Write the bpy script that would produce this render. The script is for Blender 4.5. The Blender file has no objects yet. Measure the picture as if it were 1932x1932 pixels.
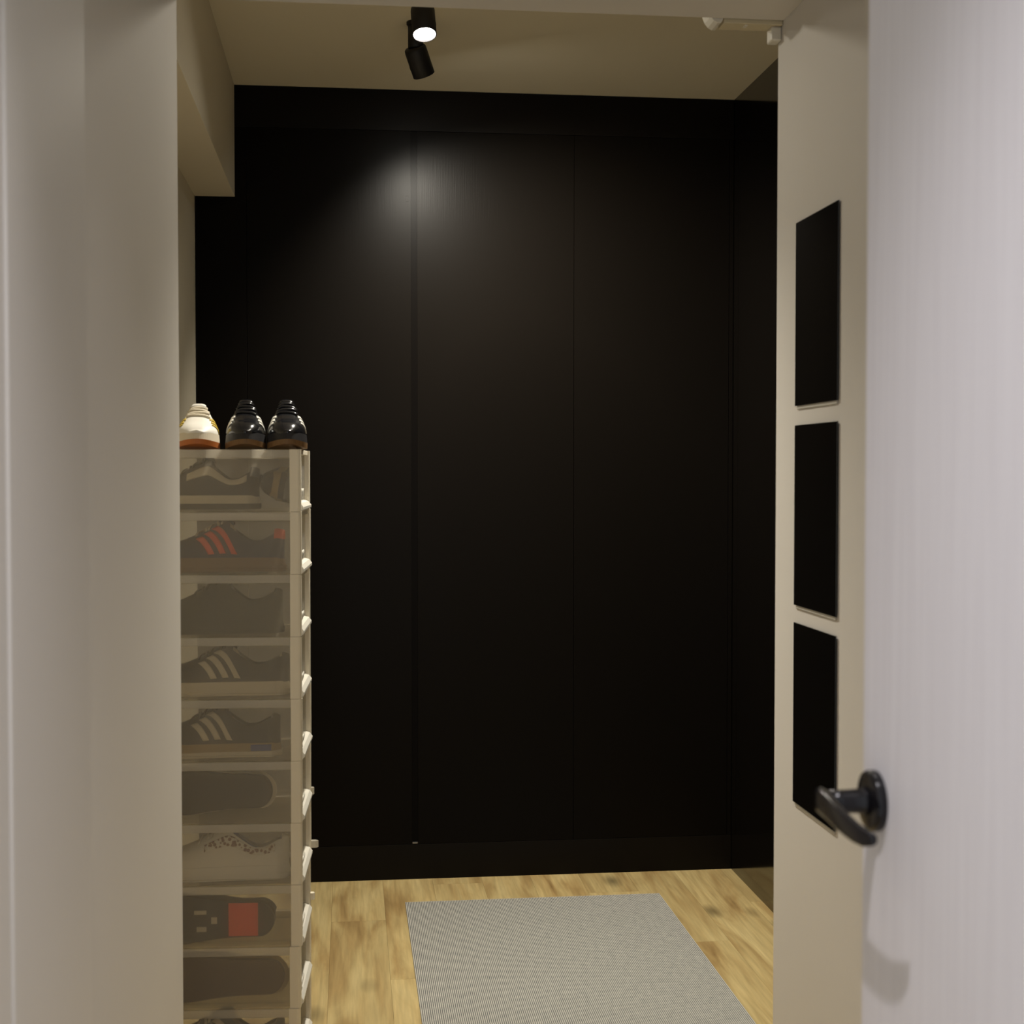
import bpy, bmesh, math, random
from mathutils import Vector, Matrix

# ------------------------------------------------------------------ camera, world, lights, exposure
sc = bpy.context.scene
COL = sc.collection
CAM_H = 1.244                                   # eye height of the photographer
YAW, PITCH = 6.511, 1.667                       # degrees: turned right of the room axis, tipped down
cam_d = bpy.data.cameras.new('camera')
cam_d.sensor_width = 36.0
cam_d.lens = 2680.0 / 1932.0 * 36.0
cam_d.clip_start = 0.02
cam_d.dof.use_dof = True
cam_d.dof.focus_distance = 4.0
cam_d.dof.aperture_fstop = 8.0
cam = bpy.data.objects.new('camera', cam_d)
COL.objects.link(cam)
cam.location = (0, 0, CAM_H)
cam.rotation_euler = (math.radians(90 - PITCH), 0, math.radians(-YAW))
sc.camera = cam

world = bpy.data.worlds.new('World')
sc.world = world
world.use_nodes = True
world.node_tree.nodes['Background'].inputs[0].default_value = (0.92, 0.95, 1.0, 1)
world.node_tree.nodes['Background'].inputs[1].default_value = 0.85

HALL_W = 70.0
HALL_FILL_W = 14.0
LAMP1_W, LAMP2_W = 140.0, 175.0
LAMP3_W = 9.0
def lamp(name, kind, loc, energy, color, size=0.03, aim=None, cone=90, blend=0.5):
    d = bpy.data.lights.new(name, kind)
    d.energy = energy; d.color = color; d.shadow_soft_size = size
    if kind == 'SPOT':
        d.spot_size = math.radians(cone); d.spot_blend = blend
    o = bpy.data.objects.new(name, d); COL.objects.link(o)
    o.location = loc
    if aim is not None:
        o.rotation_euler = Vector(aim).to_track_quat('-Z', 'Y').to_euler()
    return o
# ceiling lamp of the passage, just above the frame
lamp('passage_light', 'SPOT', (-0.05, 0.80, 2.335), HALL_W, (1.0, 0.955, 1.0), 0.018, (0, 0, -1), 80, 1.0)
lamp('passage_light', 'SPOT', (0.27, 1.72, 2.36), HALL_FILL_W, (1.0, 0.95, 0.96), 0.035, (0, 0, -1), 76, 1.0)  # added fill lamp, lifts the lower passage walls and near box faces
# third spotlight of the same row, hidden from here behind the header
lamp('hidden_spot', 'SPOT', (0.175, 2.92, 2.215), LAMP3_W, (1.0, 0.93, 0.80), 0.018, (0.05, -0.55, -0.83), 165, 1.0)

sc.view_settings.view_transform = 'Standard'
sc.view_settings.look = 'None'
sc.view_settings.gamma = 1.0
sc.view_settings.use_curve_mapping = False
sc.view_settings.exposure = 0.0

random.seed(4)
# ------------------------------------------------------------------ materials
def mat(name, color, rough=0.6, spec=0.5, **kw):
    m = bpy.data.materials.new(name); m.use_nodes = True
    b = m.node_tree.nodes['Principled BSDF']
    b.inputs['Base Color'].default_value = (*color, 1)
    b.inputs['Roughness'].default_value = rough
    b.inputs['Specular IOR Level'].default_value = spec
    for k, v in kw.items():
        b.inputs[k.replace('_', ' ')].default_value = v
    return m
def nodes(m): return m.node_tree.nodes, m.node_tree.links, m.node_tree.nodes['Principled BSDF']
def grain(m, scale, strength, dist=0.001, coord='Object', stretch=(1, 1, 1), tint=None):
    n, l, b = nodes(m)
    tc = n.new('ShaderNodeTexCoord'); mp = n.new('ShaderNodeMapping')
    mp.inputs['Scale'].default_value = stretch
    no = n.new('ShaderNodeTexNoise'); no.inputs['Scale'].default_value = scale; no.inputs['Detail'].default_value = 4
    bu = n.new('ShaderNodeBump'); bu.inputs['Strength'].default_value = strength; bu.inputs['Distance'].default_value = dist
    l.new(tc.outputs[coord], mp.inputs[0]); l.new(mp.outputs[0], no.inputs['Vector'])
    l.new(no.outputs['Fac'], bu.inputs['Height']); l.new(bu.outputs[0], b.inputs['Normal'])
    if tint:
        cr = n.new('ShaderNodeValToRGB')
        cr.color_ramp.elements[0].position = 0.3; cr.color_ramp.elements[1].position = 0.7
        cr.color_ramp.elements[0].color = (*tint[0], 1); cr.color_ramp.elements[1].color = (*tint[1], 1)
        l.new(no.outputs['Fac'], cr.inputs[0]); l.new(cr.outputs[0], b.inputs['Base Color'])
    return m

M = {}
M['wallpaper'] = grain(mat('wallpaper', (0.66, 0.63, 0.58), 0.75, 0.25), 260, 0.12)
M['wallpaper_cream'] = grain(mat('wallpaper_cream', (0.76, 0.69, 0.54), 0.8, 0.2), 260, 0.12)
M['ceiling'] = grain(mat('ceiling', (0.80, 0.73, 0.56), 0.85, 0.15), 200, 0.1)
M['casing'] = mat('casing', (0.66, 0.63, 0.58), 0.55, 0.3)
M['door_white'] = grain(mat('door_white', (0.72, 0.70, 0.72), 0.45, 0.35), 9, 0.10, 0.0006, 'Object', (30, 30, 0.5),
                        ((0.71, 0.695, 0.72), (0.77, 0.76, 0.785)))
M['black_door'] = grain(mat('black_door', (0.0042, 0.0033, 0.0025), 0.33, 0.06), 10, 0.25, 0.0004, 'Object', (30, 30, 0.9))
M['black_frame'] = grain(mat('black_frame', (0.0046, 0.0035, 0.0027), 0.38, 0.12), 10, 0.2, 0.0004, 'Object', (30, 30, 0.9))
M['black_gloss'] = mat('black_gloss', (0.0035, 0.0028, 0.0022), 0.10, 0.8)
M['black_groove'] = mat('black_groove', (0.003, 0.0024, 0.002), 0.33, 0.05)
M['black_metal'] = mat('black_metal', (0.007, 0.0065, 0.008), 0.2, 0.32)
M['black_lamp'] = mat('black_lamp', (0.010, 0.009, 0.010), 0.5, 0.4)
M['grey_metal'] = mat('grey_metal', (0.25, 0.24, 0.23), 0.35, 0.5, Metallic=1.0)
M['dark_glass'] = mat('dark_glass', (0.005, 0.0045, 0.004), 0.06, 0.5)
M['pale_edge'] = mat('pale_edge', (0.55, 0.53, 0.47), 0.5, 0.4)
M['white_plastic'] = mat('white_plastic', (0.72, 0.69, 0.60), 0.4, 0.5)
M['warmlit_plastic'] = mat('warmlit_plastic', (0.62, 0.55, 0.38), 0.45, 0.4)  # yellow tint stands in for warm room light on the bracket channel
M['post_plastic'] = mat('post_plastic', (0.78, 0.71, 0.56), 0.38, 0.5)
M['sill_plastic'] = mat('sill_plastic', (0.80, 0.77, 0.68), 0.25, 0.6)

def frosted(name, color, clear):
    m = bpy.data.materials.new(name); m.use_nodes = True
    n, l = m.node_tree.nodes, m.node_tree.links
    for x in list(n):
        if x.type != 'OUTPUT_MATERIAL': n.remove(x)
    out = [x for x in n if x.type == 'OUTPUT_MATERIAL'][0]
    tr = n.new('ShaderNodeBsdfTransparent'); tr.inputs[0].default_value = (0.97, 0.96, 0.93, 1)
    di = n.new('ShaderNodeBsdfPrincipled'); di.inputs['Base Color'].default_value = (*color, 1)
    di.inputs['Roughness'].default_value = 0.4
    tl = n.new('ShaderNodeBsdfTranslucent'); tl.inputs[0].default_value = (*color, 1)
    m1 = n.new('ShaderNodeMixShader'); m1.inputs[0].default_value = 0.4
    l.new(di.outputs[0], m1.inputs[1]); l.new(tl.outputs[0], m1.inputs[2])
    m2 = n.new('ShaderNodeMixShader')
    no = n.new('ShaderNodeTexNoise'); no.inputs['Scale'].default_value = 900
    ma = n.new('ShaderNodeMapRange'); ma.inputs['To Min'].default_value = clear - 0.06; ma.inputs['To Max'].default_value = clear + 0.06
    tc = n.new('ShaderNodeTexCoord')
    l.new(tc.outputs['Object'], no.inputs['Vector']); l.new(no.outputs['Fac'], ma.inputs['Value']); l.new(ma.outputs[0], m2.inputs[0])
    l.new(m1.outputs[0], m2.inputs[1]); l.new(tr.outputs[0], m2.inputs[2]); l.new(m2.outputs[0], out.inputs[0])
    return m
M['frosted'] = frosted('frosted_plastic', (0.78, 0.73, 0.63), 0.76)
M['milky'] = frosted('milky_rim', (0.80, 0.76, 0.67), 0.45)
M['clear'] = frosted('clear_flap', (0.75, 0.73, 0.68), 0.74)

def wood_material():
    m = mat('floor_wood', (0.5, 0.38, 0.2), 0.42, 0.4)
    n, l, b = nodes(m)
    geo = n.new('ShaderNodeNewGeometry'); oi = n.new('ShaderNodeObjectInfo')
    cb = n.new('ShaderNodeCombineXYZ')
    mu = n.new('ShaderNodeMath'); mu.operation = 'MULTIPLY'; mu.inputs[1].default_value = 37.0
    l.new(oi.outputs['Random'], mu.inputs[0]); l.new(mu.outputs[0], cb.inputs[0]); l.new(mu.outputs[0], cb.inputs[1])
    ad = n.new('ShaderNodeVectorMath'); ad.operation = 'ADD'
    l.new(geo.outputs['Position'], ad.inputs[0]); l.new(cb.outputs[0], ad.inputs[1])
    mp = n.new('ShaderNodeMapping'); mp.inputs['Scale'].default_value = (8.0, 1.15, 1)
    l.new(ad.outputs[0], mp.inputs[0])
    n1 = n.new('ShaderNodeTexNoise'); n1.inputs['Scale'].default_value = 1.5; n1.inputs['Detail'].default_value = 5
    n1.inputs['Roughness'].default_value = 0.5; n1.inputs['Distortion'].default_value = 1.1
    l.new(mp.outputs[0], n1.inputs['Vector'])
    cr = n.new('ShaderNodeValToRGB'); e = cr.color_ramp.elements
    e[0].position = 0.25; e[0].color = (0.27, 0.165, 0.062, 1)
    e[1].position = 0.80; e[1].color = (0.66, 0.53, 0.26, 1)
    x = e.new(0.40); x.color = (0.42, 0.29, 0.12, 1)
    x = e.new(0.55); x.color = (0.55, 0.42, 0.19, 1)
    l.new(n1.outputs['Fac'], cr.inputs[0])
    # fine grain lines
    mp2 = n.new('ShaderNodeMapping'); mp2.inputs['Scale'].default_value = (60, 3, 1)
    l.new(ad.outputs[0], mp2.inputs[0])
    n2 = n.new('ShaderNodeTexNoise'); n2.inputs['Scale'].default_value = 2.0; n2.inputs['Detail'].default_value = 3
    l.new(mp2.outputs[0], n2.inputs['Vector'])
    r2 = n.new('ShaderNodeMapRange'); r2.inputs['From Min'].default_value = 0.3; r2.inputs['From Max'].default_value = 0.7
    r2.inputs['To Min'].default_value = 0.80; r2.inputs['To Max'].default_value = 1.06
    l.new(n2.outputs['Fac'], r2.inputs['Value'])
    # knots
    mp3 = n.new('ShaderNodeMapping'); mp3.inputs['Scale'].default_value = (9.0, 4.2, 1)
    l.new(ad.outputs[0], mp3.inputs[0])
    vo = n.new('ShaderNodeTexVoronoi'); vo.inputs['Scale'].default_value = 0.8
    l.new(mp3.outputs[0], vo.inputs['Vector'])
    r3 = n.new('ShaderNodeMapRange'); r3.inputs['From Min'].default_value = 0.02; r3.inputs['From Max'].default_value = 0.25
    r3.inputs['To Min'].default_value = 0.35; r3.inputs['To Max'].default_value = 1.0
    l.new(vo.outputs['Distance'], r3.inputs['Value'])
    r4 = n.new('ShaderNodeMapRange'); r4.inputs['To Min'].default_value = 0.88; r4.inputs['To Max'].default_value = 1.08
    l.new(oi.outputs['Random'], r4.inputs['Value'])
    p1 = n.new('ShaderNodeMath'); p1.operation = 'MULTIPLY'; p2 = n.new('ShaderNodeMath'); p2.operation = 'MULTIPLY'
    l.new(r2.outputs[0], p1.inputs[0]); l.new(r3.outputs[0], p1.inputs[1]); l.new(p1.outputs[0], p2.inputs[0]); l.new(r4.outputs[0], p2.inputs[1])
    hv = n.new('ShaderNodeHueSaturation'); l.new(cr.outputs[0], hv.inputs['Color']); l.new(p2.outputs[0], hv.inputs['Value'])
    l.new(hv.outputs[0], b.inputs['Base Color'])
    return m
M['wood'] = wood_material()

def rug_material(pitch):
    m = mat('rug_weave', (0.5, 0.48, 0.42), 0.9, 0.1)
    n, l, b = nodes(m)
    tc = n.new('ShaderNodeTexCoord'); sp = n.new('ShaderNodeSeparateXYZ'); l.new(tc.outputs['Object'], sp.inputs[0])
    dv = n.new('ShaderNodeMath'); dv.operation = 'DIVIDE'; dv.inputs[1].default_value = pitch
    l.new(sp.outputs[0], dv.inputs[0])
    no = n.new('ShaderNodeTexNoise'); no.inputs['Scale'].default_value = 1.0; no.inputs['Detail'].default_value = 4
    mp = n.new('ShaderNodeMapping'); mp.inputs['Scale'].default_value = (70, 40, 1)
    l.new(tc.outputs['Object'], mp.inputs[0]); l.new(mp.outputs[0], no.inputs['Vector'])
    fr = n.new('ShaderNodeMath'); fr.operation = 'FRACT'; l.new(dv.outputs[0], fr.inputs[0])
    pp = n.new('ShaderNodeMath'); pp.operation = 'PINGPONG'; pp.inputs[1].default_value = 0.5; l.new(fr.outputs[0], pp.inputs[0])
    ad = n.new('ShaderNodeMath'); ad.operation = 'MULTIPLY_ADD'; ad.inputs[1].default_value = 0.22; l.new(no.outputs['Fac'], ad.inputs[0]); l.new(pp.outputs[0], ad.inputs[2])
    cr = n.new('ShaderNodeValToRGB'); e = cr.color_ramp.elements
    e[0].position = 0.13; e[0].color = (0.10, 0.105, 0.115, 1)
    e[1].position = 0.50; e[1].color = (0.50, 0.485, 0.43, 1)
    l.new(ad.outputs[0], cr.inputs[0]); l.new(cr.outputs[0], b.inputs['Base Color'])
    return m
RUG_PITCH = 0.0046
M['rug'] = rug_material(RUG_PITCH)

def emit(name, color, s):
    m = bpy.data.materials.new(name); m.use_nodes = True
    b = m.node_tree.nodes['Principled BSDF']
    b.inputs['Emission Color'].default_value = (*color, 1); b.inputs['Emission Strength'].default_value = s
    return m
M['lamp_lens'] = emit('lamp_lens', (1.0, 0.95, 0.84), 190)

# ------------------------------------------------------------------ mesh helpers
def link(name, bm, m, parent=None, smooth=False, bevel=0.0, recalc=True):
    if bevel > 0:
        bmesh.ops.bevel(bm, geom=[e for e in bm.edges if len(e.link_faces) == 2 and e.calc_face_angle(0) > 0.6],
                        offset=bevel, segments=2, affect='EDGES', profile=0.5)
    if recalc: bmesh.ops.recalc_face_normals(bm, faces=bm.faces)
    me = bpy.data.meshes.new(name); bm.to_mesh(me); bm.free()
    for p in me.polygons: p.use_smooth = smooth
    me.materials.append(m)
    o = bpy.data.objects.new(name, me); COL.objects.link(o)
    if parent is not None: o.parent = parent
    return o
def box(bm, x0, x1, y0, y1, z0, z1):
    v = [bm.verts.new(p) for p in [(x0, y0, z0), (x1, y0, z0), (x1, y1, z0), (x0, y1, z0), (x0, y0, z1), (x1, y0, z1), (x1, y1, z1), (x0, y1, z1)]]
    for f in [(0, 3, 2, 1), (4, 5, 6, 7), (0, 1, 5, 4), (1, 2, 6, 5), (2, 3, 7, 6), (3, 0, 4, 7)]:
        bm.faces.new([v[i] for i in f])
def boxes(name, m, lst, parent=None, bevel=0.0):
    bm = bmesh.new()
    for b in lst:
        t = bmesh.new(); box(t, *b)
        if bevel:
            bmesh.ops.bevel(t, geom=list(t.edges), offset=bevel, segments=2, affect='EDGES', profile=0.5)
        tm = bpy.data.meshes.new('tmp'); t.to_mesh(tm); t.free(); bm.from_mesh(tm); bpy.data.meshes.remove(tm)
    return link(name, bm, m, parent)
def prism(bm, pts, z0, z1):
    a = [bm.verts.new((x, y, z0)) for x, y in pts]; b = [bm.verts.new((x, y, z1)) for x, y in pts]
    bm.faces.new(a[::-1]); bm.faces.new(b)
    for i in range(len(pts)):
        j = (i + 1) % len(pts); bm.faces.new([a[i], a[j], b[j], b[i]])
def lathe(bm, prof, n=40, mtx=None):
    """profile of (r, z) turned about z; closed where r == 0"""
    rings = []
    for r, z in prof:
        if r < 1e-6: rings.append([bm.verts.new((0, 0, z))])
        else: rings.append([bm.verts.new((r * math.cos(2 * math.pi * i / n), r * math.sin(2 * math.pi * i / n), z)) for i in range(n)])
    for a, b in zip(rings[:-1], rings[1:]):
        for i in range(n):
            j = (i + 1) % n
            if len(a) == 1 and len(b) == 1: continue
            if len(a) == 1: bm.faces.new([a[0], b[i], b[j]])
            elif len(b) == 1: bm.faces.new([a[i], a[j], b[0]])
            else: bm.faces.new([a[i], a[j], b[j], b[i]])
    if mtx is not None: bmesh.ops.transform(bm, matrix=mtx, verts=bm.verts)
def thing(name, label, cat, loc=(0, 0, 0), rz=0.0, group=None):
    o = bpy.data.objects.new(name, None); COL.objects.link(o)
    o.empty_display_size = 0.05
    o.location = loc; o.rotation_euler = (0, 0, rz)
    o['label'] = label; o['category'] = cat
    if group: o['group'] = group
    return o
def struct(o, label=None, cat=None):
    o['kind'] = 'structure'
    if label: o['label'] = label
    if cat: o['category'] = cat
    return o

# ------------------------------------------------------------------ room shell (X right, Y away from the camera, Z up)
XL, XR = -0.453, 1.180          # room walls
YB = 4.30                       # face of the black closet
ZC = 2.385                      # ceiling
HX0, HX1 = -0.291, 0.787        # passage walls
HY = 2.55                       # where the passage opens into the room

# floor: slab with plank children
floor = struct(boxes('floor', M['black_groove'], [(-0.62, 1.32, 0.25, 4.45, -0.06, -0.011)]), 'light oak wood plank floor running under the grey rug to the black closet', 'floor')
PW, PL = 0.150, 1.25
cols = int((1.24 - (-0.50)) / PW) + 1
for i in range(cols):
    x0 = -0.505 + i * PW; off = (i * 0.37) % 1.0 * PL
    y = 0.30 - off
    while y < 4.34:
        a, b2 = max(y, 0.30), min(y + PL, 4.34)
        if b2 - a > 0.03:
            bm = bmesh.new()
            box(bm, x0 + 0.0002, x0 + PW - 0.0002, a + 0.0002, b2 - 0.0002, -0.0108, 0.0)
            link('plank', bm, M['wood'], floor, bevel=0.0003)
        y += PL

struct(boxes('wall_left', M['wallpaper_cream'], [(XL - 0.10, XL, HY - 0.02, 4.42, 0, ZC)]), 'cream wallpapered left wall of the far room behind the shoe boxes', 'wall')
struct(boxes('wall_right', M['black_gloss'], [(XR, XR + 0.08, 2.50, 4.42, 0, ZC)]), 'glossy black right wall of the far room mirroring the floor', 'wall')
struct(boxes('wall_back', M['black_frame'], [(XL - 0.1, XR + 0.08, 4.385, 4.45, 0, ZC)]), 'dark wall behind the built-in black closet', 'wall')
struct(boxes('ceiling', M['ceiling'], [(-0.62, 1.32, 0.25, 4.45, ZC, ZC + 0.06)]), 'cream wallpapered ceiling holding the two black spotlights', 'ceiling')
# boxed beam along the upper left
struct(boxes('trim_1', M['wallpaper_cream'], [(XL, -0.336, HY - 0.02, 4.2995, 2.055, ZC)], bevel=0.001), 'cream boxed-in beam along the upper left of the far room', 'beam')
# header over the opening
struct(boxes('trim_2', M['wallpaper'], [(HX0, HX1, 2.36, 2.535, 2.062, ZC)], bevel=0.0015), 'white header beam over the opening at the top of the picture', 'beam')
# passage walls
struct(boxes('wall_passage_left', M['wallpaper'], [(XL - 0.1, HX0, 1.625, 2.50, 0, ZC)], bevel=0.006), 'pale wallpapered passage wall at left ending in front of the shoe boxes', 'wall')
struct(boxes('wall_passage_right', M['wallpaper'], [(HX1, 1.30, 0.45, 2.572, 0, ZC)], bevel=0.003), 'pale passage wall at right carrying three black glass panels', 'wall')
# left casing board, then the next board beyond a thin dark joint
struct(boxes('trim_3', M['casing'], [(XL - 0.1, HX0 + 0.002, 1.255, 1.625, 0, ZC)], bevel=0.003), 'wide pale casing board on the left passage wall', 'door casing')
struct(boxes('trim_4', M['casing'], [(XL - 0.1, HX0 + 0.001, 0.45, 1.249, 0, ZC)], bevel=0.002), 'pale board at the extreme left edge beyond a thin dark joint', 'door casing')
boxes('joint_strip', M['black_groove'], [(HX0 - 0.03, HX0 - 0.012, 1.247, 1.257, 0, ZC)], bpy.data.objects['trim_4'])
# wall through which the camera looks (its opening lies outside the frame)
struct(boxes('wall_front', M['wallpaper'], [(-0.60, -0.33, 0.33, 0.45, 0, ZC), (0.52, 1.30, 0.33, 0.45, 0, ZC), (-0.33, 0.52, 0.33, 0.45, 2.08, ZC)]), 'near wall around the doorway the photograph is taken through', 'wall')

# ------------------------------------------------------------------ black closet filling the back wall
closet = thing('closet', 'built-in black closet with flush doors filling the whole back of the room', 'closet', (0, YB, 0))
DZ0, DZ1 = 0.108, 2.262
boxes('closet_frame', M['black_frame'], [(XL + 0.001, XR - 0.001, 0.0, 0.075, 0.0, DZ0 - 0.001), (XL + 0.001, XR - 0.001, 0.0, 0.075, DZ1 + 0.001, ZC - 0.001),
       (XL + 0.001, XR - 0.001, 0.03, 0.075, DZ0 - 0.001, DZ1 + 0.001)], closet, 0.0008)
def closet_door(x0, x1):
    bm = bmesh.new(); box(bm, x0, x1, 0.0003, 0.0285, DZ0, DZ1)
    return link('closet_door', bm, M['black_door'], closet, bevel=0.0006)
closet_door(XL + 0.002, -0.3027)
closet_door(-0.3013, 0.1845)
closet_door(0.2035, 0.6803)
closet_door(0.6817, 1.1645)
closet_door(1.1659, XR - 0.002)
boxes('finger_groove', M['black_groove'], [(0.1848, 0.2032, 0.0040, 0.0290, DZ0, DZ1)], closet)
boxes('pivot', M['grey_metal'], [(0.186, 0.202, -0.001, 0.012, DZ0 + 0.001, DZ0 + 0.006)], closet, 0.0006)
bm = bmesh.new()
lathe(bm, [(0, -0.003), (0.005, -0.003), (0.006, 0.0), (0.006, 0.002)], 12, Matrix.Translation((0.174, 0.0015, 2.060)) @ Matrix.Rotation(math.radians(90), 4, 'X') @ Matrix.Scale(1.5, 4, (0, 1, 0)))
link('door_catch', bm, M['black_groove'], closet, True)

# ------------------------------------------------------------------ three black glass panels on the right passage wall
def glass_panel(z0, z1, label):
    t = thing('glass_panel', label, 'panel', (HX1, 2.336, z0), 0, 'black glass panels on the right passage wall')
    h = z1 - z0
    boxes('backing_board', M['pale_edge'], [(-0.0022, -0.0002, -0.104, 0.104, -0.006, h - 0.004)], t, 0.001)
    boxes('glass', M['dark_glass'], [(-0.0040, -0.0020, -0.110, 0.110, 0, h)], t, 0.0004)
glass_panel(1.358, 1.680, 'black glass rectangle topmost of the three on the right wall')
glass_panel(1.006, 1.324, 'black glass rectangle in the middle of the three on the right wall')
glass_panel(0.655, 0.975, 'black glass rectangle lowest of the three, partly behind the door lever')

# ------------------------------------------------------------------ open white door with its black lever
DX = 0.45
door = struct(boxes('door_1', M['door_white'], [(DX, DX + 0.036, 0.47, 1.206, 0.008, 2.03)], bevel=0.0015),
              'white wood-grain door standing open at right with a black lever', 'door')
HZ, HYc = 0.960, 1.172
handle = bpy.data.objects.new('lever_handle', None); COL.objects.link(handle); handle.parent = door
handle.location = (DX, HYc, HZ); handle.empty_display_size = 0.03
handle['label'] = 'black metal lever handle with round rose'
R90 = Matrix.Rotation(math.radians(-90), 4, 'Y')         # local z -> -X
bm = bmesh.new()
lathe(bm, [(0, 0), (0.0258, 0.0), (0.0262, 0.002), (0.0262, 0.006), (0.0250, 0.0085), (0.0225, 0.0095), (0.012, 0.0098), (0, 0.0098)], 48, R90)
link('rose', bm, M['black_metal'], handle, True)
bm = bmesh.new()
lathe(bm, [(0, 0.009), (0.0128, 0.009), (0.0118, 0.014), (0.0104, 0.018), (0.0100, 0.030), (0.0102, 0.0455), (0.0, 0.0455)], 32, R90)
link('neck', bm, M['black_metal'], handle, True)
# lever: flat blade leaving the neck and running back towards the hinge, its tip curling to the door
bm = bmesh.new()
path = [(-0.0470, 0.0120, 0.0090, 0.0), (-0.0474, 0.0105, 0.0105, 0.0), (-0.0480, 0.0000, 0.0108, 0.0), (-0.0480, -0.015, 0.0104, -0.001), (-0.0476, -0.034, 0.0098, -0.0035),
        (-0.0466, -0.052, 0.0090, -0.006), (-0.0446, -0.070, 0.0080, -0.0085), (-0.0420, -0.085, 0.0068, -0.0095), (-0.0398, -0.094, 0.0052, -0.0085), (-0.0390, -0.097, 0.003, -0.008)]
prev = None; first = None
for k, (px, py, hh, dz) in enumerate(path):
    a = Vector(path[max(k - 1, 0)][:2]); b2 = Vector(path[min(k + 1, len(path) - 1)][:2])
    d = (b2 - a).normalized(); nrm = Vector((-d.y, d.x))
    th = 0.0040
    if k >= len(path) - 2: th *= 0.7
    ring = []
    for s in range(16):
        an = 2 * math.pi * s / 16
        c, s2 = math.cos(an), math.sin(an)
        u = math.copysign(abs(c) ** 0.45, c) * th; v = math.copysign(abs(s2) ** 0.45, s2) * hh
        ring.append(bm.verts.new((px + nrm.x * u, py + nrm.y * u, v + dz)))
    if prev:
        for s in range(16): bm.faces.new([prev[s], prev[(s + 1) % 16], ring[(s + 1) % 16], ring[s]])
    else: first = ring
    prev = ring
bm.faces.new(first); bm.faces.new(prev[::-1])
link('lever', bm, M['black_metal'], handle, True)

# ------------------------------------------------------------------ white plastic bracket under the header's right end
br = thing('plastic_bracket', 'white plastic bracket with warm-light tinted channel under the right end of the header', 'bracket', (0.0, 2.536, 2.057))
bm = bmesh.new()
pts = [(0.652, 0.034), (0.646, 0.030), (0.647, 0.018), (0.651, 0.008), (0.657, 0.001), (0.664, -0.003), (0.670, -0.003), (0.674, 0.003), (0.676, 0.034)]
prism(bm, [(x, z) for x, z in pts], 0, 0.045)
bmesh.ops.transform(bm, matrix=Matrix.Rotation(math.radians(90), 4, 'X') @ Matrix.Scale(-1, 4, (0, 0, 1)), verts=bm.verts)
link('end_cap', bm, M['white_plastic'], br, bevel=0.0008)
boxes('channel', M['warmlit_plastic'], [(0.676, 0.7865, 0.002, 0.042, -0.002, 0.034)], br, 0.0012)
boxes('clip', M['white_plastic'], [(0.767, 0.7865, 0.010, 0.040, -0.028, -0.002)], br, 0.003)
boxes('screw_tab', M['white_plastic'], [(0.716, 0.722, 0.006, 0.02, -0.0045, -0.002)], br, 0.0008)

# ------------------------------------------------------------------ rug
def rug():
    W, L = 0.745, 1.22
    n = int(round(W / RUG_PITCH))
    bm = bmesh.new()
    prof = []
    for i in range(n):
        x = i * RUG_PITCH
        prof += [(x, 0.0030), (x + RUG_PITCH * 0.28, 0.0044), (x + RUG_PITCH * 0.72, 0.0044)]
    prof.append((n * RUG_PITCH, 0.0030))
    rows = [0.0, 0.004, L - 0.004, L]
    grid = []
    for j, y in enumerate(rows):
        k = 0.55 if j in (0, 3) else 1.0
        grid.append([bm.verts.new((x, y, z * k)) for x, z in prof])
    for a, b2 in zip(grid[:-1], grid[1:]):
        for i in range(len(prof) - 1): bm.faces.new([a[i], a[i + 1], b2[i + 1], b2[i]])
    per = [(g[0]) for g in grid]
    lo = {}
    def low(v):
        if v not in lo: lo[v] = bm.verts.new((v.co.x, v.co.y, 0.0003))
        return lo[v]
    for a, b2 in zip(grid[:-1], grid[1:]):
        bm.faces.new([a[0], b2[0], low(b2[0]), low(a[0])]); bm.faces.new([a[-1], low(a[-1]), low(b2[-1]), b2[-1]])
    for g, fl in ((grid[0], 1), (grid[-1], 0)):
        for i in range(len(g) - 1):
            bm.faces.new([g[i], low(g[i]), low(g[i + 1]), g[i + 1]])
    o = link('rug', bm, M['rug'])
    o.location = (0.158, 2.842, 0)
    o.rotation_euler = (0, 0, math.radians(0.2))
    o['label'] = 'grey ribbed rug with fine cream stripes lying on the wood floor'; o['category'] = 'rug'
rug()

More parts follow.
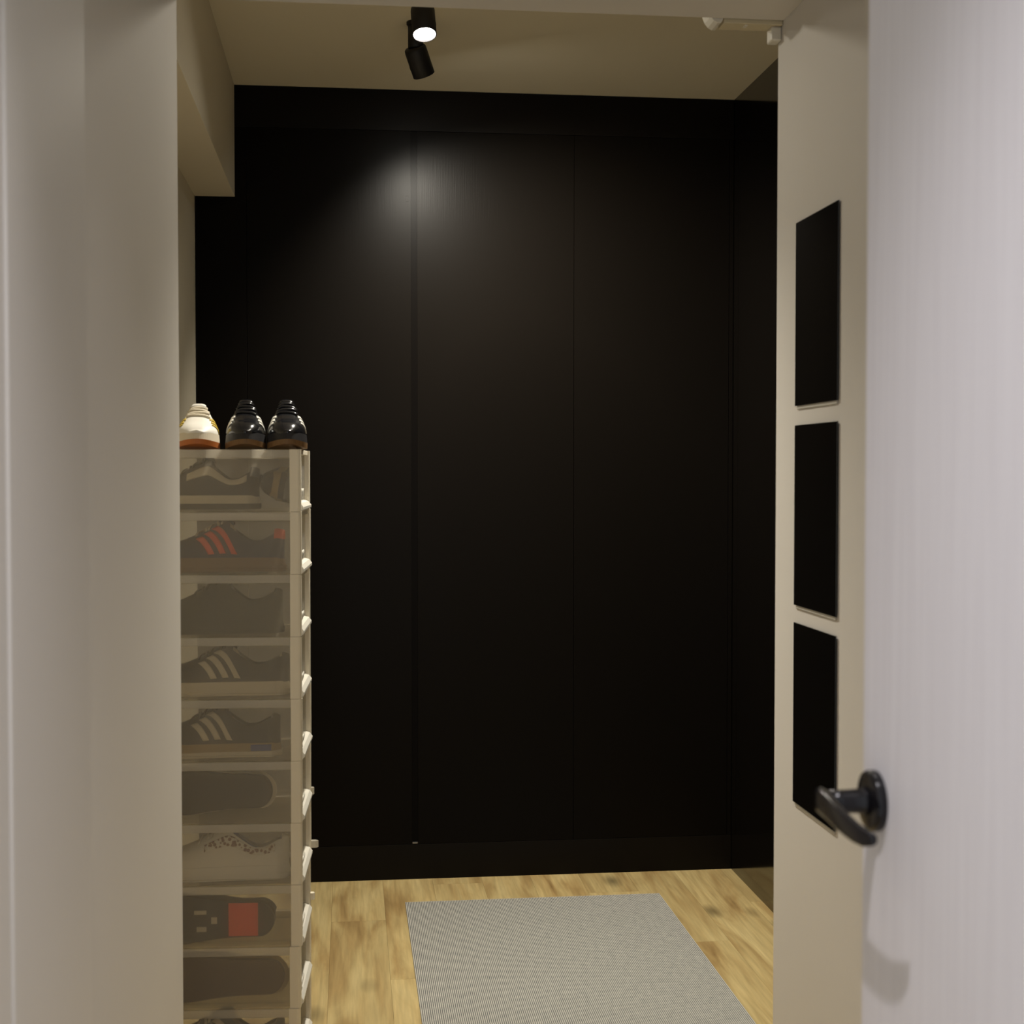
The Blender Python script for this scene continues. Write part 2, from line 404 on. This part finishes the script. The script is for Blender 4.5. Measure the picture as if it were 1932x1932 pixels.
# ------------------------------------------------------------------ ceiling spotlights
def spotlight(label, x, y, drop, aim, lit):
    """can lamp hung on a short stem; the head pivots at its side just below the stem"""
    t = thing('spotlight', label, 'spotlight', (x, y, ZC), 0, 'black ceiling spotlights')
    R, Lh = 0.0285, 0.060
    bm = bmesh.new(); lathe(bm, [(0, 0), (0.023, 0), (0.023, -0.006), (0.021, -0.009), (0, -0.009)], 32)
    link('ceiling_plate', bm, M['black_lamp'], t, True)
    bm = bmesh.new(); lathe(bm, [(0, -0.008), (0.0195, -0.008), (0.0195, -drop), (0.018, -drop - 0.0015), (0, -drop - 0.0015)], 32)
    link('stem', bm, M['black_lamp'], t, True)
    a = Vector(aim).normalized(); q = a.to_track_quat('Z', 'Y').to_matrix().to_4x4()
    mtx = Matrix.Translation(Vector((0, 0, -drop - 0.004)) + a * 0.006) @ q
    bm = bmesh.new()
    lathe(bm, [(0, -0.014), (R * 0.86, -0.014), (R * 0.97, -0.011), (R, -0.005), (R, Lh), (R - 0.0012, Lh + 0.0008), (R - 0.0025, Lh), (R - 0.003, Lh - 0.010), (0, Lh - 0.011)], 40, mtx)
    head = link('lamp_head', bm, M['black_lamp'], t, True)
    bm = bmesh.new()
    lathe(bm, [(0, Lh - 0.0085), (R - 0.0035, Lh - 0.0095), (R - 0.0032, Lh - 0.0045), (R * 0.5, Lh - 0.0025), (0, Lh - 0.0020)], 32, mtx)
    link('lens', bm, M['lamp_lens'], t, True)
    for an in (-112, -62):                       # two small vent slots in the side of the head
        bm = bmesh.new(); box(bm, -0.0055, 0.0055, R - 0.0012, R + 0.0002, 0.030, 0.040)
        bmesh.ops.transform(bm, matrix=mtx @ Matrix.Rotation(math.radians(an + VENT), 4, 'Z'), verts=bm.verts)
        link('vent_slot', bm, M['vent'], head, bevel=0.0003)
    bm = bmesh.new()
    lathe(bm, [(0, -0.003), (0.006, -0.003), (0.006, 0.003), (0, 0.003)], 16, Matrix.Translation((0.006, -0.0195, -drop + 0.012)) @ Matrix.Rotation(math.radians(90), 4, 'X'))
    link('pivot_screw', bm, M['vent'], t, True)
    p = mtx @ Vector((0, 0, Lh + 0.003)) + Vector((x, y, ZC))
    lamp('spot_beam', 'SPOT', p, lit[0], lit[1], 0.02, aim, lit[2], lit[3])
    return t
M['vent'] = mat('vent', (0.03, 0.03, 0.028), 0.6, 0.3)
VENT = 0
WARM = (1.0, 0.93, 0.80)
spotlight('lit black ceiling spotlight nearest the header with its glowing lens facing us', 0.174, 3.38, 0.055, (0.05, -0.33, -0.93), (LAMP1_W, WARM, 92, 1.0))
spotlight('black ceiling spotlight behind the lit one, tilted towards the black closet', 0.170, 3.655, 0.066, (0.34, 0.44, -0.81), (LAMP2_W, WARM, 125, 1.0))

# ------------------------------------------------------------------ shoes
def lerp(tab, t):
    if t <= tab[0][0]: return tab[0][1]
    for (a, va), (b2, vb) in zip(tab[:-1], tab[1:]):
        if t <= b2:
            k = (t - a) / (b2 - a); return va + (vb - va) * k
    return tab[-1][1]
def smooth_tab(tab, t, r=0.025):
    return sum(lerp(tab, min(1, max(0, t + d * r))) for d in (-1, -0.5, 0, 0.5, 1)) / 5
W_T = [(0, 0.031), (0.08, 0.0325), (0.20, 0.0335), (0.35, 0.0340), (0.52, 0.0385), (0.70, 0.0455), (0.82, 0.0450), (0.91, 0.0430), (1, 0.039)]
H_T = [(0, 0.072), (0.03, 0.080), (0.08, 0.078), (0.17, 0.062), (0.26, 0.060), (0.36, 0.082), (0.43, 0.100), (0.50, 0.093), (0.65, 0.071), (0.78, 0.056), (0.88, 0.050), (0.95, 0.042), (1, 0.026)]
def make_mat(key, color, rough=0.6, spec=0.4):
    if key not in M: M[key] = grain(mat(key, color, rough, spec), 300, 0.08)
    return M[key]

def shoe(label, cat_group, loc, rz, L=0.275, roll=0.0, pitch=0.0, upper=None, sole=None, mid=None, stripe=None, st0=0.335, heel=None, lace=None, lining=None,
         toe=None, band=None, patch_sole=None, welt=None, group=None, hs=1.0, tongue=None, ws=1.0, side_patch=None, extra=None):
    """heel at the origin, toe along +x, standing on z=0; roll lays it on its side (sole towards -y)"""
    t_ = thing('shoe', label, 'shoe', (0, 0, 0), 0, group)
    ST = 0.012; MT = 0.014                     # sole, midsole
    def w(t):
        k = 1.0
        if t < 0.11: k = math.sqrt(max(0.0, 1 - (1 - t / 0.11) ** 2))
        if t > 0.76: k = math.sqrt(max(0.0, 1 - ((t - 0.76) / 0.24) ** 2.3))
        return max(0.0012, smooth_tab(W_T, t) * ws * k)
    def zs(t): return ST + MT + 0.006 * max(0, (t - 0.75) / 0.25) ** 2
    def h(t): return max(zs(t) + 0.006, smooth_tab(H_T, t) * hs + 0.008)
    inset = 0.93
    def S(t, v, off=0.0):
        an = math.pi * v; c, s = math.cos(an), math.sin(an)
        wt = w(t) * inset + off
        y = math.copysign(abs(c) ** 0.62, c) * wt * (1 - 0.30 * max(0, s) ** 2 * (0.5 if t > .55 else 1))
        z = zs(t) + (h(t) - zs(t) + off) * max(0, s) ** 0.80
        x = L * (0.012 + t * 0.976) + (-off if t < 0.03 else (off if t > 0.985 else 0))
        return Vector((x, y, z))
    NT, NV = 44, 22
    def U(u): return u + 0.55 * (0.5 * (1 - math.cos(math.pi * u)) - u)
    def in_collar(t, v): return 0.055 < t < 0.40 and 0.30 < v < 0.70
    bm = bmesh.new(); grid = [[bm.verts.new(S(U(i / NT), j / NV)) for j in range(NV + 1)] for i in range(NT + 1)]
    for i in range(NT):
        for j in range(NV):
            if not in_collar(U((i + .5) / NT), (j + .5) / NV):
                bm.faces.new([grid[i][j], grid[i + 1][j], grid[i + 1][j + 1], grid[i][j + 1]])
    bm.faces.new(grid[0]); bm.faces.new(grid[-1][::-1])
    bmesh.ops.delete(bm, geom=[v for v in bm.verts if not v.link_faces], context='VERTS')
    link('upper', bm, upper, t_, True)
    # lining bowl
    bm = bmesh.new(); g2 = {}
    def lv(i, j):
        if (i, j) not in g2:
            t, v = U(i / NT), j / NV
            p = S(t, v)
            k = max(0, min(1, min((t - 0.055) / 0.07, (0.40 - t) / 0.07, (v - 0.30) / 0.08, (0.70 - v) / 0.08)))
            p.z -= 0.034 * k; g2[(i, j)] = bm.verts.new(p)
        return g2[(i, j)]
    for i in range(NT):
        for j in range(NV):
            if in_collar(U((i + .5) / NT), (j + .5) / NV):
                bm.faces.new([lv(i, j), lv(i + 1, j), lv(i + 1, j + 1), lv(i, j + 1)])
    link('lining', bm, lining or M['sh_grey'], t_, True)
    # outsole and midsole
    def slab(name, z0f, z1f, k0, k1, m, parent=t_):
        bm = bmesh.new(); rings = []
        for zf, k in ((z0f, k0 * 0.96), (z0f, k0), (z1f, k1), (z1f, k1 * 0.9)):
            ring = []
            seq = [(0.5 - 0.5 * math.cos(math.pi * i / 40), 1) for i in range(41)] + [(0.5 - 0.5 * math.cos(math.pi * i / 40), -1) for i in range(40, -1, -1)]
            for q, (t, sgn) in enumerate(seq):
                zz = zf(t) + (0.0008 if k == k0 * 0.96 else 0)
                ring.append(bm.verts.new((L * (0.5 + (t - 0.5) * k), sgn * w(t) * k, zz)))
            rings.append(ring)
        for a, b2 in zip(rings[:-1], rings[1:]):
            for i in range(len(a)):
                j = (i + 1) % len(a); bm.faces.new([a[i], a[j], b2[j], b2[i]])
        bm.faces.new(rings[0][::-1]); bm.faces.new(rings[-1])
        return link(name, bm, m, parent, False)
    spring = lambda t: 0.010 * max(0, (t - 0.78) / 0.22) ** 2
    so = slab('outsole', lambda t: spring(t), lambda t: ST + spring(t) * 0.8, 1.0, 1.01, sole)
    slab('midsole', lambda t: ST + spring(t) * 0.8, lambda t: ST + MT + 0.003 + 0.006 * max(0, (t - 0.75) / 0.25) ** 2, 1.0, 0.965, mid or sole)
    def patch(name, tf, v0, v1, m, nt=4, nv=6, off=0.0016, thick=0.0014):
        """tf(v) -> (t0, t1)"""
        bm = bmesh.new(); top = []; bot = []
        for a in range(nv + 1):
            v = v0 + (v1 - v0) * a / nv; t0, t1 = tf(v)
            top.append([bm.verts.new(S(t0 + (t1 - t0) * c / nt, v, off)) for c in range(nt + 1)])
            bot.append([bm.verts.new(S(t0 + (t1 - t0) * c / nt, v, off - thick)) for c in range(nt + 1)])
        for a in range(nv):
            for c in range(nt):
                bm.faces.new([top[a][c], top[a][c + 1], top[a + 1][c + 1], top[a + 1][c]])
                bm.faces.new([bot[a][c], bot[a + 1][c], bot[a + 1][c + 1], bot[a][c + 1]])
        for a in range(nv):
            bm.faces.new([top[a][0], top[a + 1][0], bot[a + 1][0], bot[a][0]]); bm.faces.new([top[a][nt], bot[a][nt], bot[a + 1][nt], top[a + 1][nt]])
        for c in range(nt):
            bm.faces.new([top[0][c], bot[0][c], bot[0][c + 1], top[0][c + 1]]); bm.faces.new([top[nv][c], top[nv][c + 1], bot[nv][c + 1], bot[nv][c]])
        return link(name, bm, m, t_, True)
    if stripe:
        for k in range(3):
            for side in (0, 1):
                f = (lambda v, k=k: (st0 + k * 0.088 + 0.50 * v * (1 - 0.1 * k), st0 + k * 0.088 + 0.046 + 0.50 * v * (1 - 0.1 * k))) if side == 0 else \
                    (lambda v, k=k: (st0 + k * 0.088 + 0.50 * (1 - v) * (1 - 0.1 * k), st0 + k * 0.088 + 0.046 + 0.50 * (1 - v) * (1 - 0.1 * k)))
                vv = (0.03, 0.34 - 0.035 * k) if side == 0 else (0.66 + 0.035 * k, 0.97)
                patch('side_stripe', f, vv[0], vv[1], stripe, off=0.0020)
    if heel: patch('heel_tab', lambda v: (0.002, 0.075), 0.22, 0.78, heel, nv=10)
    if toe: patch('toe_cap', lambda v: (0.80 - 0.05 * math.sin(v * math.pi), 0.985), 0.04, 0.96, toe, nv=14, nt=6)
    if band: patch('lettering_band', lambda v: (0.10, 0.62), 0.16, 0.27, band, nt=14)
    tg = tongue or upper
    patch('tongue', lambda v: (0.385, 0.50), 0.39, 0.61, tg, nv=8, off=0.006, thick=0.005)
    if lace:
        for k in range(5):
            t0 = 0.455 + k * 0.047
            patch('lace', lambda v, t0=t0, k=k: (t0 + 0.012 * math.sin((v - .5) * 9 * (1 if k % 2 else -1)), t0 + 0.018 + 0.012 * math.sin((v - .5) * 9 * (1 if k % 2 else -1))), 0.34, 0.66, lace, nt=2, nv=8, off=0.0045, thick=0.0035)
    if patch_sole:
        bm = bmesh.new(); box(bm, L * 0.13, L * 0.36, -w(0.2) * 0.93, w(0.2) * 0.93, -0.0012, 0.0012)
        link('sole_patch', bm, patch_sole, t_, bevel=0.0005)
    if extra:
        for nm, (xa, xb, ya, yb), em in extra:
            bm = bmesh.new(); box(bm, xa, xb, ya, yb, -0.0012, 0.0012); link(nm, bm, em, t_, bevel=0.0005)
    if side_patch:
        bm = bmesh.new(); y0 = w(0.14)
        prism(bm, [(L * 0.07, y0 * 0.80), (L * 0.07, y0 * 0.99), (L * 0.14, y0 * 1.025), (L * 0.22, y0 * 1.03), (L * 0.22, y0 * 0.8)], ST + 0.001, ST + MT)
        link('heel_patch', bm, side_patch, t_)
    if welt: slab('welt', lambda t: ST - 0.001 + spring(t), lambda t: ST + 0.004 + spring(t), 1.075, 1.075, welt)
    rot = Matrix.Rotation(rz, 4, 'Z') @ Matrix.Rotation(pitch, 4, 'Y') @ Matrix.Rotation(roll, 4, 'X')
    t_.matrix_world = Matrix.Translation(loc) @ rot
    return t_

make_mat('sh_black', (0.012, 0.011, 0.012), 0.5); make_mat('sh_grey', (0.16, 0.16, 0.17), 0.9, 0.1); make_mat('sh_cream', (0.62, 0.55, 0.42), 0.6)
make_mat('sh_navy', (0.018, 0.022, 0.06), 0.7); make_mat('sh_red', (0.75, 0.07, 0.025), 0.6); make_mat('sh_gum', (0.16, 0.085, 0.03), 0.55)
make_mat('sh_olive', (0.05, 0.046, 0.034), 0.8); make_mat('sh_white', (0.74, 0.71, 0.64), 0.5); make_mat('sh_brown', (0.055, 0.022, 0.010), 0.6)
make_mat('sh_tan', (0.30, 0.20, 0.075), 0.6); make_mat('sh_blue', (0.02, 0.05, 0.24), 0.6); make_mat('sh_orange_gum', (0.42, 0.13, 0.03), 0.5)
make_mat('sh_darkbrown', (0.020, 0.014, 0.011), 0.6); make_mat('sh_gold', (0.52, 0.38, 0.06), 0.4); make_mat('sh_teal', (0.015, 0.04, 0.05), 0.7)
M['sh_patent'] = mat('sh_patent', (0.006, 0.006, 0.007), 0.16, 0.6)
M['sh_silver'] = mat('sh_silver', (0.62, 0.60, 0.54), 0.28, 0.6)
M['sh_letters'] = mat('sh_letters', (0.6, 0.5, 0.4), 0.6)
def letters(m):
    n, l, b = nodes(m)
    tc = n.new('ShaderNodeTexCoord'); mp = n.new('ShaderNodeMapping'); mp.inputs['Scale'].default_value = (130, 60, 130)
    no = n.new('ShaderNodeTexVoronoi'); no.inputs['Scale'].default_value = 1
    cr = n.new('ShaderNodeValToRGB'); cr.color_ramp.elements[0].position = 0.42; cr.color_ramp.elements[1].position = 0.5
    cr.color_ramp.elements[0].color = (0.16, 0.035, 0.02, 1); cr.color_ramp.elements[1].color = (0.70, 0.66, 0.58, 1)
    l.new(tc.outputs['Object'], mp.inputs[0]); l.new(mp.outputs[0], no.inputs['Vector']); l.new(no.outputs['Distance'], cr.inputs[0]); l.new(cr.outputs[0], b.inputs['Base Color'])
letters(M['sh_letters'])

# ------------------------------------------------------------------ stack of ten frosted shoe boxes
BW, BL, BH = 0.252, 0.335, 0.1288             # front width (away from us), depth (to the left), height
TH = math.radians(-2.78)
PX, PY = -0.1005, 2.950                       # near front bottom corner of the stack
ORD = ['top', 'second', 'third', 'fourth', 'fifth', 'sixth', 'seventh', 'eighth', 'ninth', 'bottom']
BOXTEXT = ['with a black and cream sneaker inside', 'with a navy red-striped sneaker inside', 'with a dark olive shoe inside', 'with a black cream-striped sneaker inside',
           'with a black blue-heeled sneaker inside', 'with a dark brown shoe lying inside', 'with a white lettered sneaker inside',
           'with a black red-patched shoe sole inside', 'with a brown tan-welted shoe sole inside', 'with a teal cream-laced sneaker inside']
JIT = [(0, 0, 0), (0.0006, 0, .1), (0, 0, -.1), (-0.0004, 0, 0), (0.0004, 0, .1), (0, 0, 0), (-0.0006, 0, .1), (-0.001, 0, -.2), (-0.004, -0.002, .6), (-0.006, -0.004, 1.0)]
meshes = {}
def part(kind, t, builder):
    """all ten boxes share the part meshes"""
    if kind not in meshes:
        o = builder(); meshes[kind] = o
        o.parent = t
    else:
        o = meshes[kind].copy(); COL.objects.link(o); o.parent = t
    return o
# local box frame: x = 0 at the front face, negative x to the left (depth), y = 0 near side .. BW far side, z up
T = 0.0016; H = BH - 0.0006
FP = 0.0225                                   # front post width
def b_shell():
    return boxes('box_body', M['frosted'], [(-BL, -FP, 0, T, 0.012, H - 0.0165), (-BL, -FP, BW - T, BW, 0.012, H - 0.0165), (-BL, -BL + T, T, BW - T, 0.012, H - 0.0165)])
def b_rim():
    return boxes('box_rim', M['milky'], [(-BL - 0.001, -FP, -0.0018, 0.006, H - 0.0175, H - 0.0006), (-BL - 0.001, -FP, BW - 0.006, BW + 0.0018, H - 0.0175, H - 0.0006),
                                       (-BL - 0.001, -BL + 0.006, 0.006, BW - 0.006, H - 0.0175, H - 0.0006)], None, 0.001)
def b_lid():
    return boxes('box_lid', M['frosted'], [(-BL + 0.006, -FP, 0.006, BW - 0.006, H - 0.003, H - 0.001)])
def b_base():
    return boxes('box_base', M['frosted'], [(-BL + 0.001, -FP, -0.0008, 0.005, 0.0, 0.012), (-BL + 0.001, -FP, BW - 0.005, BW + 0.0008, 0.0, 0.012),
                                        (-BL + 0.001, -BL + 0.006, 0.005, BW - 0.005, 0, 0.012), (-BL + 0.006, -FP, 0.005, BW - 0.005, 0.001, 0.003)])
def b_post(y0, y1, rx):
    bm = bmesh.new()
    pts = [(-FP, y0), (-rx, y0), (-rx * 0.4, y0 + rx * 0.25), (0, y0 + rx * 0.8), (0, y1 - 0.002), (-0.002, y1), (-FP, y1)]
    prism(bm, pts, 0.0, H)
    return link('front_post', bm, M['post_plastic'], None)
def b_lintel():
    return boxes('front_lintel', M['post_plastic'], [(-0.016, -0.004, 0.020, BW - 0.020, H - 0.010, H)], None, 0.0008)
def b_flap():
    return boxes('front_flap', M['clear'], [(-0.0125, -0.0105, 0.0205, BW - 0.0205, 0.016, H - 0.011)], None, 0.0005)
def b_sill():
    bm = bmesh.new()
    # lip of the front, its top sloping out to the room
    prof = [(-0.016, 0.0), (0.0, 0.0), (0.004, 0.004), (0.004, 0.009), (-0.002, 0.017), (-0.010, 0.020), (-0.016, 0.020)]
    a = [bm.verts.new((x, 0.020, z)) for x, z in prof]; b2 = [bm.verts.new((x, BW - 0.020, z)) for x, z in prof]
    bm.faces.new(a); bm.faces.new(b2[::-1])
    for i in range(len(prof)):
        j = (i + 1) % len(prof); bm.faces.new([a[i], b2[i], b2[j], a[j]])
    return link('front_sill', bm, M['sill_plastic'], None, bevel=0.0008)
def b_tab():
    bm = bmesh.new()
    seg = []
    for k in range(7):
        an = math.radians(-10 + k * 18)
        seg.append((-0.0105 + 0.010 * math.sin(an) * 0.9, 0.020 + 0.016 * (1 - math.cos(an)) + 0.003 * k * 0.5))
    y0, y1 = 0.028, 0.075
    a = [[bm.verts.new((x + d, y, z)) for x, z in seg] for y in (y0, y1) for d in (0, 0.0016)]
    for i in range(6):
        bm.faces.new([a[0][i], a[0][i + 1], a[2][i + 1], a[2][i]]); bm.faces.new([a[1][i], a[3][i], a[3][i + 1], a[1][i + 1]])
        bm.faces.new([a[0][i], a[1][i], a[1][i + 1], a[0][i + 1]]); bm.faces.new([a[2][i], a[2][i + 1], a[3][i + 1], a[3][i]])
    bm.faces.new([a[0][0], a[2][0], a[3][0], a[1][0]]); bm.faces.new([a[0][6], a[1][6], a[3][6], a[2][6]])
    return link('pull_tab', bm, M['sill_plastic'], None, True)
box_frames = []
for k in range(10):
    z = (9 - k) * BH + 0.0004
    dx, dy, da = JIT[k]
    t = thing('shoe_box', f'frosted plastic shoe box {BOXTEXT[k]}, ' + (f'{ORD[k]} of the stack' if k in (0, 9) else f'{ORD[k]} from the top'), 'shoe box', (PX + dx, PY + dy, z), TH + math.radians(-da), 'frosted shoe boxes stacked by the left wall')
    for nm, b in (('shell', b_shell), ('rim', b_rim), ('lid', b_lid), ('base', b_base), ('near_post', lambda: b_post(-0.001, 0.020, 0.006)), ('far_post', lambda: b_post(BW - 0.020, BW + 0.001, 0.003)), ('lintel', b_lintel), ('flap', b_flap), ('sill', b_sill), ('tab', b_tab)):
        part(nm, t, b)
    if k in (5, 6, 7):                             # small latch standing proud of the far post
        bm = bmesh.new(); zl = (0.004, 0.013, 0.024)[k - 5]; ex = (0.007, 0.016, 0.009)[k - 5]
        prism(bm, [(-0.001, BW - 0.013), (ex * 0.7, BW - 0.013), (ex, BW - 0.006), (ex * 0.6, BW), (-0.001, BW)], zl, zl + 0.015)
        link('latch', bm, M['milky'] if k < 7 else M['post_plastic'], t, bevel=0.0008)
    box_frames.append(Matrix.Translation((PX + dx, PY + dy, z)) @ Matrix.Rotation(TH + math.radians(-da), 4, 'Z'))

def in_box(k, x, y, z=0.0042):
    return (box_frames[k] @ Vector((x, y, z)))
RZ = math.pi + TH
S_ = lambda key: M[key]
SG = None
# a shoe standing with its heel to the front of the box and its toe to the left
shoe('black sneaker with cream swoops inside the top frosted box', 0, in_box(0, -0.088, 0.062), RZ, 0.240, upper=S_('sh_black'), sole=S_('sh_darkbrown'), mid=S_('sh_cream'), band=S_('sh_cream'), heel=S_('sh_grey'), lace=S_('sh_black'))
shoe('dark shoe on its side at the front end of the top frosted box', 0, in_box(0, -0.034, 0.016, 0.052), math.radians(90) + TH, 0.222, roll=math.radians(-80), upper=S_('sh_black'), sole=S_('sh_black'), mid=S_('sh_tan'), hs=0.55, ws=0.85)
shoe('navy sneaker with three red stripes inside the second frosted box', 0, in_box(1, -0.036, 0.056), RZ, 0.275, upper=S_('sh_navy'), sole=S_('sh_gum'), stripe=S_('sh_red'), heel=S_('sh_red'), lining=S_('sh_cream'), lace=S_('sh_cream'))
shoe('plain dark olive shoe inside the third frosted box', 0, in_box(2, -0.040, 0.060), RZ, 0.275, upper=S_('sh_olive'), sole=S_('sh_olive'), lining=S_('sh_grey'), lace=S_('sh_olive'), hs=1.08)
shoe('black sneaker with three cream stripes and cream sole inside the fourth frosted box', 0, in_box(3, -0.026, 0.056), RZ, 0.285, upper=S_('sh_black'), sole=S_('sh_cream'), mid=S_('sh_cream'), stripe=S_('sh_cream'), lining=S_('sh_cream'), lace=S_('sh_black'))
shoe('black sneaker with cream stripes and blue heel inside the fifth frosted box', 0, in_box(4, -0.046, 0.056), RZ, 0.280, upper=S_('sh_black'), sole=S_('sh_cream'), mid=S_('sh_tan'), stripe=S_('sh_cream'), side_patch=S_('sh_blue'), lining=S_('sh_grey'), lace=S_('sh_black'))
# shoes on their sides, sole towards us
shoe('dark brown shoe with cream welt on its side inside the sixth frosted box', 0, in_box(5, -0.064, 0.019, 0.062), RZ, 0.245, roll=math.radians(90), upper=S_('sh_black'), sole=S_('sh_darkbrown'), mid=S_('sh_cream'), welt=S_('sh_cream'), ws=1.05)
shoe('white sneaker with red-brown lettering inside the seventh frosted box', 0, in_box(6, -0.028, 0.058), RZ, 0.285, upper=S_('sh_white'), sole=S_('sh_white'), mid=S_('sh_white'), band=S_('sh_letters'), lining=S_('sh_blue'), lace=S_('sh_white'), hs=1.02)
shoe('black shoe on its side showing a red sole patch inside the eighth frosted box', 0, in_box(7, -0.058, 0.014, 0.054), RZ, 0.262, roll=math.radians(90), upper=S_('sh_black'), sole=S_('sh_black'), patch_sole=S_('sh_red'),
     ws=1.1, extra=[('sole_dot', (0.118, 0.130, -0.008, 0.006), S_('sh_cream')), ('sole_bar', (0.140, 0.165, 0.012, 0.020), S_('sh_cream')), ('sole_bar', (0.140, 0.160, -0.024, -0.014), S_('sh_cream'))])
shoe('brown shoe with tan welt on its side inside the ninth frosted box', 0, in_box(8, -0.036, 0.016, 0.060), RZ, 0.280, roll=math.radians(90), upper=S_('sh_tan'), sole=S_('sh_brown'), mid=S_('sh_tan'), welt=S_('sh_tan'), ws=1.1)
shoe('dark teal sneaker with cream stripes inside the bottom frosted box', 0, in_box(9, -0.034, 0.056), RZ, 0.280, upper=S_('sh_teal'), sole=S_('sh_black'), stripe=S_('sh_cream'), lining=S_('sh_grey'), lace=S_('sh_cream'))

# three shoes on top of the stack, toes towards us
ZT = 10 * BH + 0.0012
def on_top(x, y): 
    v = box_frames[0] @ Vector((x, y, 0)); return (v.x, v.y, ZT)
D = math.radians(-90)
shoe('glossy black sneaker with gum sole at the right front edge on the top shoe box', 0, on_top(-0.053, 0.262), D + math.radians(3), 0.272, upper=M['sh_patent'], sole=S_('sh_gum'), mid=S_('sh_black'), lace=M['sh_patent'], stripe=M['sh_silver'], st0=0.50, ws=0.92, lining=S_('sh_black'), group='black glossy sneaker pair on top of the boxes', hs=0.96)
shoe('glossy black sneaker with gum sole between its twin and the white shoe', 0, on_top(-0.139, 0.262), D + math.radians(3), 0.268, upper=M['sh_patent'], sole=S_('sh_gum'), mid=S_('sh_black'), lace=M['sh_patent'], stripe=M['sh_silver'], st0=0.50, ws=0.92, lining=S_('sh_black'), group='black glossy sneaker pair on top of the boxes', hs=0.96)
shoe('white sneaker with orange gum sole on the top shoe box beside the left wall', 0, on_top(-0.241, 0.258), D + math.radians(4), 0.272, upper=S_('sh_white'), sole=S_('sh_orange_gum'), mid=S_('sh_cream'), lace=S_('sh_cream'), toe=None, stripe=S_('sh_gold'), st0=0.50, lining=S_('sh_cream'), hs=0.86)
